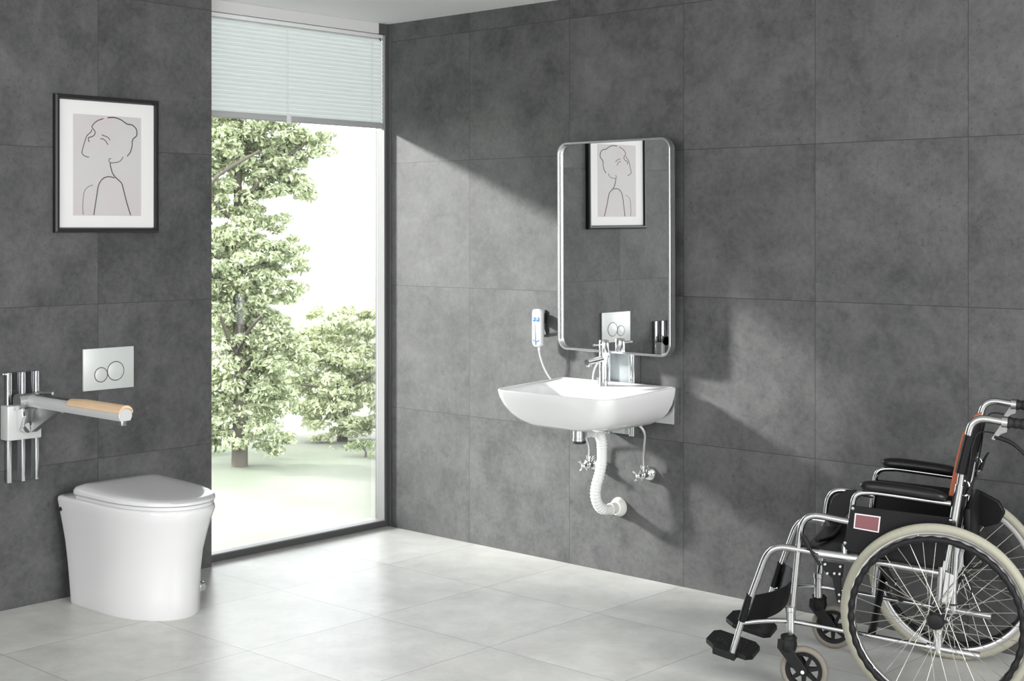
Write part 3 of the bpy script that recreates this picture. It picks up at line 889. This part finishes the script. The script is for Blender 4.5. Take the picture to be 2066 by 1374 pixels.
        MB().tube(spline([P(-0.160, v, 0.842), P(-0.135, v, 0.845), P(-0.112, v, 0.838), P(-0.098, v - 0.01, 0.80), P(-0.09, v - 0.012, 0.74), P(-0.068, v, 0.62)], 7), 0.0024, 8).build('brake_cable', M_black, cane, smooth=60)
        # folding joint levers behind the cane
        zz = 0.672
        MB().tube(spline([P(-0.066, v, zz + 0.025), P(-0.084, v, zz + 0.018), P(-0.090, v, zz), P(-0.082, v, zz - 0.02), P(-0.068, v, zz - 0.022)], 5), 0.004, 8).build('joint_hook', M_chrome, cane, smooth=60)
        MB().tube([P(-0.084, v, zz - 0.018), P(-0.100, v, zz + 0.022), P(-0.112, v, zz + 0.042)], lambda i: (0.0075, 0.004, 0.0025)[i], 10).build('joint_lever', M_black, cane, smooth=60)
        # upholstery sleeve on the cane
        MB().tube([P(-0.064, v, 0.716), P(-0.091, v, 0.832)], 0.0165, 16).build('back_sleeve', M_vinyl, cane, smooth=60)
        # arm tube, pad
        MB().tube(bend([P(0.274, v, 0.455), P(0.252, v, 0.635), P(0.190, v, 0.640), P(-0.036, v, 0.622)], [0, 0.055, 0.02, 0]), 0.0088, 12).build('armrest_tube', M_alu, root, smooth=60)
        rg = []
        n = 24
        for i in range(n + 1):
            t = i / n
            u = 0.236 - 0.262 * t
            z = 0.660 - 0.020 * t
            e = min(1, (1 - abs(2 * t - 1) ** 7)) ** 0.5
            e = max(e, 0.25)
            hw = 0.027 * e; hh = 0.0175 * e
            ring = []
            for k in range(20):
                a = 2 * pi * k / 20
                ca, sa = cos(a), sin(a)
                ring.append(P(u, v + hw * sgn(ca) * abs(ca) ** 0.7, z + hh * sgn(sa) * abs(sa) ** 0.75 + 0.004 * sin(pi * t)))
            rg.append(ring)
        MB().rings(rg).build('armrest_pad', M_pad, root, smooth=60, label='black padded armrest')
        # skirt guard panel
        vs = v - 0.010 * sd
        poly = [(0.258, 0.598), (-0.040, 0.582), (-0.026, 0.50), (-0.012, 0.43), (0.27, 0.455), (0.283, 0.470)]
        sk = MB().prism([P(u, vs, z) for u, z in poly], AX * 0.005 * sd).build('side_guard', M_vinyl, root, smooth=0, bev=0.0015, label='black side guard panel')
        for u, z in ((0.254, 0.589), (-0.036, 0.574), (0.278, 0.480)):
            MB().lathe([(0.005, 0), (0.005, 0.002), (0.003, 0.003)], P(u, vs - 0.005 * sd, z), AX * sd, 14).build('screw', M_alu, sk)
        if sd == 1:
            q = [(0.2475, 0.575), (0.1700, 0.5700), (0.1755, 0.5200), (0.2520, 0.5280)]
            cu = sum(a for a, _ in q) / 4; cz = sum(b for _, b in q) / 4
            MB().prism([P(u, vs - 0.0050, z) for u, z in q], AX * 0.0008).build('sticker_border', M_stickerwhite, sk, smooth=0)
            MB().prism([P(cu + (u - cu) * 0.90, vs - 0.0058, cz + (z - cz) * 0.85) for u, z in q], AX * 0.0006).build('reflector', M_rose, sk, smooth=0, label='dull rose reflector sticker')
        MB().box(*[0, 0, 0, 0, 0, 0]).bm.free() if False else None
        pc = P(0.281, v, 0.462)
        MB().tube([pc + Vector((0, 0, -0.016)), pc + Vector((0, 0, 0.010))], 0.0095, 10).build('armrest_clip', M_chrome, root)
        # parking brake
        vb = v - 0.020 * sd
        bp = MB().prism([P(0.350, vb, 0.420), P(0.280, vb, 0.416), P(0.284, vb, 0.374), P(0.320, vb, 0.372), P(0.345, vb, 0.395)], AX * 0.006 * sd)
        bp.prism([P(0.318, vb, 0.388), P(0.288, vb, 0.385), P(0.287, vb, 0.296), P(0.300, vb, 0.294)], AX * 0.008 * sd)
        bp = bp.build('parking_brake', M_black, root, smooth=0, bev=0.0015)
        for u, z in ((0.337, 0.412), (0.290, 0.409), (0.308, 0.386), (0.330, 0.384), (0.292, 0.386), (0.293, 0.322), (0.293, 0.302)):
            MB().lathe([(0.0048, 0), (0.0048, 0.003), (0.0035, 0.004)], P(u, vb - 0.008 * sd, z), AX * sd, 12).build('rivet', M_alu, bp)
        MB().tube([P(0.352, vb - 0.004 * sd, 0.405), P(0.392, vb - 0.006 * sd, 0.466), P(0.404, vb - 0.006 * sd, 0.490)], 0.0048, 10).build('lever_rod', M_black, bp, smooth=60)
        MB().tube([P(0.385, vb - 0.006 * sd, 0.455), P(0.392, vb - 0.006 * sd, 0.468), P(0.404, vb - 0.006 * sd, 0.491), P(0.407, vb - 0.006 * sd, 0.496)], lambda i: (0.006, 0.0095, 0.0095, 0.006)[i], 12).build('lever_grip', M_rubber, bp, smooth=60)
        # rail clamp plate above the brake
        MB().tube([P(0.36, v, 0.4375), P(0.24, v, 0.431)], 0.0145, 14).build('brake_mount', M_satin, root, smooth=60)
    # ---- seat sling and cushion
    rg = []
    n = 14
    for i in range(n + 1):
        t = i / n
        v = NV + 0.004 + (FV - NV - 0.008) * t
        sag = 0.022 * (1 - (2 * t - 1) ** 2)
        edge = 0.010 * (2 * abs(t - 0.5)) ** 4
        rg.append([P(0.415, v, 0.448 - sag), P(0.420, v, 0.458 - sag), P(0.405, v, 0.470 - sag - edge), P(0.20, v, 0.458 - sag - edge), P(0.0, v, 0.438 - sag - edge), P(0.0, v, 0.415 - sag), P(0.20, v, 0.428 - sag)])
    st = MB().rings(rg).build('seat', M_vinyl, root, smooth=40, label='black vinyl sling seat')
    MB().tube(spline([P(0.372, NV + 0.025, 0.470), P(0.360, NV + 0.14, 0.456), P(0.352, (NV + FV) / 2, 0.452), P(0.345, FV - 0.12, 0.464)], 6), 0.006, 8).build('seat_seam', M_vinyl, st, smooth=60)
    # folded flap of upholstery at the far side
    MB().prism([P(0.420, FV - 0.02, 0.462), P(0.395, FV - 0.012, 0.530), P(0.350, FV - 0.008, 0.560), P(0.315, FV - 0.006, 0.560), P(0.33, FV - 0.01, 0.50), P(0.36, FV - 0.02, 0.46)], AX * 0.006).build('seat_flap', M_vinyl, root, smooth=30, bev=0.002)
    # ---- backrest sling
    rg = []
    for i in range(n + 1):
        t = i / n
        v = NV + (FV - NV) * t
        bow = -0.006 * (1 - (2 * t - 1) ** 2)
        rg.append([P(-0.012 - bow, v, 0.455), P(-0.052 - bow, v, 0.63), P(-0.088 - bow, v, 0.825), P(-0.095 - bow, v, 0.825), P(-0.060 - bow, v, 0.63), P(-0.020 - bow, v, 0.455)])
    bk = MB().rings(rg).build('backrest', M_vinyl, root, smooth=40, label='black vinyl backrest')
    def piping(v, off):
        MB().prism([P(-0.030 + off, v, 0.640), P(-0.048 + off, v, 0.735), P(-0.072 + off, v, 0.838), P(-0.092, v, 0.850), P(-0.074, v, 0.735), P(-0.055, v, 0.640)], AX * -0.030).build('back_piping', M_orange, bk, smooth=0, bev=0.004, label='orange edge of the backrest')
    piping(NV + 0.022, 0.004); piping(FV - 0.052, 0.004)
    # bag behind the backrest
    MB().box(-0.088, -0.066, Wd / 2 - FV + 0.05, Wd / 2 - NV - 0.06, 0.42, 0.60, 0.008).build('rear_pocket', M_vinyl, root, smooth=40)
    cov = MB()
    cov.rings([[P(u, v, z) for u, z in ((-0.045, 0.585), (-0.085, 0.585), (-0.145, 0.555), (-0.165, 0.520), (-0.145, 0.480), (-0.10, 0.465), (-0.06, 0.480))] for v in (FV - 0.005, FV + 0.012)])
    cov.build('rolled_cover', M_vinyl, root, smooth=40, bev=0.006, label='crumpled dark cover above the far wheel')
    # ---- cross brace under the seat
    for a, b in (((0.20, NV + 0.01, 0.205), (0.20, FV - 0.01, 0.415)), ((0.17, FV - 0.01, 0.205), (0.17, NV + 0.01, 0.415))):
        MB().tube([P(*a), P(*b)], 0.0125, 12).build('cross_brace', M_black, root, smooth=60)
    MB().tube([P(0.185 - 0.03, (NV + FV) / 2, 0.31), P(0.185 + 0.03, (NV + FV) / 2, 0.31)], 0.008, 12).build('cross_pivot', M_chrome, root)
    MB().tube([P(0.0, 0.012, RW), P(0.0, NV, RW)], 0.010, 14).build('axle', M_chrome, root)
    MB().tube([P(0.0, Wd - 0.012, RW), P(0.0, FV, RW)], 0.010, 14).build('axle', M_chrome, root)
    for v in (NV, FV):
        MB().tube([P(0.262, v, 0.200), P(0.238, v, 0.418)], 0.0078, 12).build('side_strut', M_alu, root, smooth=60)
    # band brakes at the hubs
    for v, sd in ((NV, 1), (FV, -1)):
        MB().prism([P(-0.022, v - 0.018 * sd, 0.420), P(-0.048, v - 0.018 * sd, 0.412), P(-0.040, v - 0.018 * sd, 0.350), P(-0.018, v - 0.018 * sd, 0.300), P(-0.006, v - 0.018 * sd, 0.300)], AX * 0.004 * sd).build('hub_brake_plate', M_alu, root, smooth=0, bev=0.001)
        MB().tube(spline([P(-0.07, v, 0.43), P(-0.095, v - 0.01 * sd, 0.38), P(-0.085, v - 0.015 * sd, 0.33), P(-0.03, v - 0.018 * sd, 0.32)], 6), 0.0022, 8).build('hub_brake_cable', M_black, root, smooth=60)
        MB().tube([P(0.0, v, 0.245), P(0.0, v, 0.17)], 0.0115, 14).build('axle_drop', M_satin, root, smooth=60)
    # ---- calf strap between the leg hangers
    rg = []
    n = 22
    for i in range(n + 1):
        t = i / n
        v = NV + (FV - NV) * t
        sag = 0.085 * (1 - abs(2 * t - 1) ** 2.6)
        u0 = 0.583 - sag * 0.9; u1 = 0.606 - sag * 0.9
        rg.append([P(u0 - 0.010, v, 0.285), P(u1 - 0.010, v, 0.196), P(u1 - 0.013, v, 0.196), P(u0 - 0.013, v, 0.285)])
    cs = MB().rings(rg).build('calf_strap', M_vinyl, root, smooth=50, label='black calf strap')
    for v in (NV, FV):
        MB().tube([P(0.579, v, 0.285), P(0.605, v, 0.200)], 0.0135, 16).build('strap_sleeve', M_vinyl, cs, smooth=60)
    # ---- footplates, toes slightly up
    for v0, v1, ins in ((0.075, 0.240, 1), (0.343, 0.508, -1)):
        def F(u, v, dz=0.0): return P(u, v, 0.080 + 0.23 * (u - 0.58) + dz)
        a, b = (v0, v1)
        cc = 0.030
        poly = [(0.582, a + cc), (0.600, a), (0.705, a), (0.738, a + cc * 1.2), (0.738, b - cc), (0.722, b), (0.602, b), (0.582, b - cc)]
        fp = MB().prism([F(u, v, -0.016) for u, v in poly], (0, 0, 0.016)).build('footplate', M_black, root, smooth=0, bev=0.002)
        m = MB()
        for i in range(13):
            u = 0.618 + i * 0.0075
            m.prism([F(u, a + 0.045, 0.0), F(u + 0.003, a + 0.045, 0.0), F(u + 0.003, b - 0.030, 0.0), F(u, b - 0.030, 0.0)], (0, 0, 0.0018))
        m.build('tread_ribs', M_tread, fp, smooth=0)
        vt = NV if ins == 1 else FV
        MB().prism([F(0.700, min(vt, a if ins == 1 else b) - 0.012, -0.020), F(0.628, min(vt, a if ins == 1 else b) - 0.012, -0.020), F(0.628, min(vt, a if ins == 1 else b) - 0.012, 0.004), F(0.700, min(vt, a if ins == 1 else b) - 0.012, 0.004)], AX * -0.045 * (1)).build('footplate_hinge', M_black, fp, smooth=0, bev=0.003)
wheelchair()

# ------------------------------------------------------------------ garden beyond the window
GZ = -2.70
RTv = Vector((cos(YAW), sin(YAW), 0)); FWv = Vector((-sin(YAW), cos(YAW), 0))
lw = MB()
for i in range(1):
    lw.box(-90, -0.6, -20, 90, GZ - 0.3, GZ)
lw = lw.build('lawn', M_lawn, smooth=0)
struct(lw, 'pale sunlit lawn outside the window')

def leaves(rnd, blobs, dens, size, m, name, parent, squash=0.9):
    bm = bmesh.new()
    for (x, y, z, R) in blobs:
        ncl = max(5, int(60 * R ** 2))
        cl = []
        for _ in range(ncl):
            d = Vector((rnd.gauss(0, 1), rnd.gauss(0, 1), rnd.gauss(0, 1))).normalized()
            q = d * R * (rnd.random() ** 0.4)
            cl.append((Vector((x + q.x, y + q.y, z + q.z * squash)), rnd.uniform(0.14, 0.30)))
        for _ in range(int(dens * R ** 2.3)):
            c, cr = cl[rnd.randrange(ncl)]
            d = Vector((rnd.gauss(0, 1), rnd.gauss(0, 1), rnd.gauss(0, 1))).normalized()
            k = cr * rnd.random() ** 0.5
            p = Vector((c.x + d.x * k, c.y + d.y * k, c.z + d.z * k * 0.42 - 0.25 * k * k / cr))
            if p.z < 0.03: continue
            nrm = (d * 0.5 + Vector((rnd.gauss(0, .6), rnd.gauss(0, .6), rnd.gauss(0.5, .6)))).normalized()
            t = nrm.orthogonal().normalized()
            t = (Matrix.Rotation(rnd.random() * 6.28, 3, nrm) @ t)
            b = nrm.cross(t)
            L = size * rnd.uniform(0.7, 1.4)
            vs = [bm.verts.new(p + t * L * a + b * L * c + nrm * L * e) for a, c, e in ((-.55, 0, 0), (-.1, .26, .06), (.55, 0, -.05), (-.1, -.26, .06))]
            bm.faces.new(vs)
    me = bpy.data.meshes.new(name); bm.to_mesh(me); bm.free(); me.materials.append(m)
    o = bpy.data.objects.new(name, me); COL.objects.link(o); o.parent = parent
    return o
def place(px, depth):
    d = FWv + RTv * ((px - 1033.0) / 2869.0)
    q = Vector(camo.location) + d * depth
    return Vector((q.x, q.y, GZ))
def tree(name, px, depth, blobs, h, label, lm, dens, size, seed, cat='tree', branches=(), rt=0.12):
    rnd = random.Random(seed)
    r = thing(name, place(px, depth), label, cat, rz=YAW)
    tk = MB()
    tk.tube(spline([(0, 0, -0.05), (0.03, 0, h * 0.3), (-0.05, 0.05, h * 0.65), (0.05, 0, h)], 5), lambda i: rt * (1.15 - 0.055 * i), 10)
    tk.build('trunk', M_bark, r, smooth=60)
    for b in branches:
        MB().tube(spline(b, 4), lambda i, L=len(b) * 4: rt * 0.36 * (1 - 0.7 * i / L), 7).build('branch', M_bark, r, smooth=60)
    leaves(rnd, blobs, dens, size, lm, 'foliage', r)
    return r
tree('leafy_tree', 483, 25.0,
     [(-0.1, 0, 7.2, 1.2), (-0.5, 0.2, 6.0, 0.9), (-0.4, -0.2, 3.4, 0.7), (0.5, 0.1, 5.3, 0.6), (0.5, 0.2, 3.3, 0.55), (0.45, 0.2, 0.6, 0.4), (0.1, 0.2, 5.7, 0.95), (0.65, -0.3, 5.9, 0.55), (1.25, 0.2, 5.75, 0.45), (1.05, 0, 5.0, 0.42), (-0.5, 0.3, 4.8, 0.9), (0.35, 0.2, 4.5, 0.5), (-0.1, 0, 3.8, 0.85), (0.75, 0.1, 3.75, 0.50),
      (-0.4, 0.3, 2.9, 0.9), (0.45, 0, 2.75, 0.55), (0.1, 0.2, 2.0, 0.75), (0.75, 0, 2.05, 0.5), (-0.35, 0, 1.4, 0.75), (0.5, 0.3, 1.35, 0.55), (0.15, -0.2, 0.85, 0.5), (-0.5, 0.2, 0.75, 0.45)],
     6.5, 'tall leafy green tree at the left of the window view', M_leafA, 9500, 0.095, 3,
     branches=[[(0, 0, 1.9), (0.2, -0.4, 2.35), (0.55, -0.9, 2.7)], [(0, 0, 1.9), (-0.1, -0.5, 2.3), (-0.15, -0.9, 2.7)], [(0, 0, 4.2), (-0.4, -0.6, 4.9), (0.5, -0.8, 5.5)], [(0, 0, 4.6), (0.6, -0.2, 5.2), (1.2, 0, 5.7)]], rt=0.13)
tree('spreading_tree', 690, 28.0,
     [(-0.9, 0, 1.75, 0.75), (-0.4, 0, 0.4, 0.45), (0.4, 0, 0.4, 0.5), (1.0, 0, 0.4, 0.45), (-0.2, 0.2, 2.15, 0.75), (0.5, 0, 2.35, 0.7), (1.0, 0.2, 2.2, 0.7), (0.1, -0.2, 1.35, 0.8), (0.8, 0, 1.4, 0.75), (-0.8, 0.2, 0.95, 0.6), (0.0, 0, 0.75, 0.6), (0.8, 0.1, 0.75, 0.6), (-1.5, 0.2, 1.0, 0.6)],
     1.9, 'low spreading pale tree right of the tall leafy tree', M_leafB, 7000, 0.095, 5,
     branches=[[(0, 0, 0.9), (0.35, -0.6, 1.2), (0.9, -0.8, 1.5)], [(0, 0, 0.8), (-0.3, -0.6, 1.1), (-0.7, -0.8, 1.2)]], rt=0.10)
tree('garden_shrub', 735, 26.0, [(0.0, 0, 0.22, 0.30), (0.35, 0, 0.25, 0.30), (-0.25, 0, 0.18, 0.22)], 0.3, 'dark low shrub at the right foot of the window view', M_leafC, 2400, 0.07, 8, 'shrub', rt=0.02)
tree('garden_shrub', 432, 26.5, [(0.0, 0, 0.35, 0.45), (-0.6, 0, 0.4, 0.45)], 0.4, 'green low shrub left of the tall tree trunk', M_leafC, 1500, 0.08, 10, 'shrub', rt=0.02)

# unseen tree added to filter the low sun before it reaches the window
ht = tree('sun_filter_tree', 0, 1.0, [(0, -0.75, 6.0, 0.50), (0.2, -0.8, 5.1, 0.60), (-0.2, -1.3, 5.6, 0.7), (0, 0.0, 4.6, 0.45), (0.1, 0.45, 4.5, 0.45), (-0.1, -0.4, 4.7, 0.5), (0.1, 0.9, 4.4, 0.45), (0, 0.1, 3.7, 0.8), (0, -0.8, 3.9, 0.7)],
          5.0, 'unseen slender tree added outside to filter the low sun', M_leafB, 2900, 0.10, 21, rt=0.06)
ht.location = (-5.0, -2.6, GZ); ht.rotation_euler = (0, 0, 0)
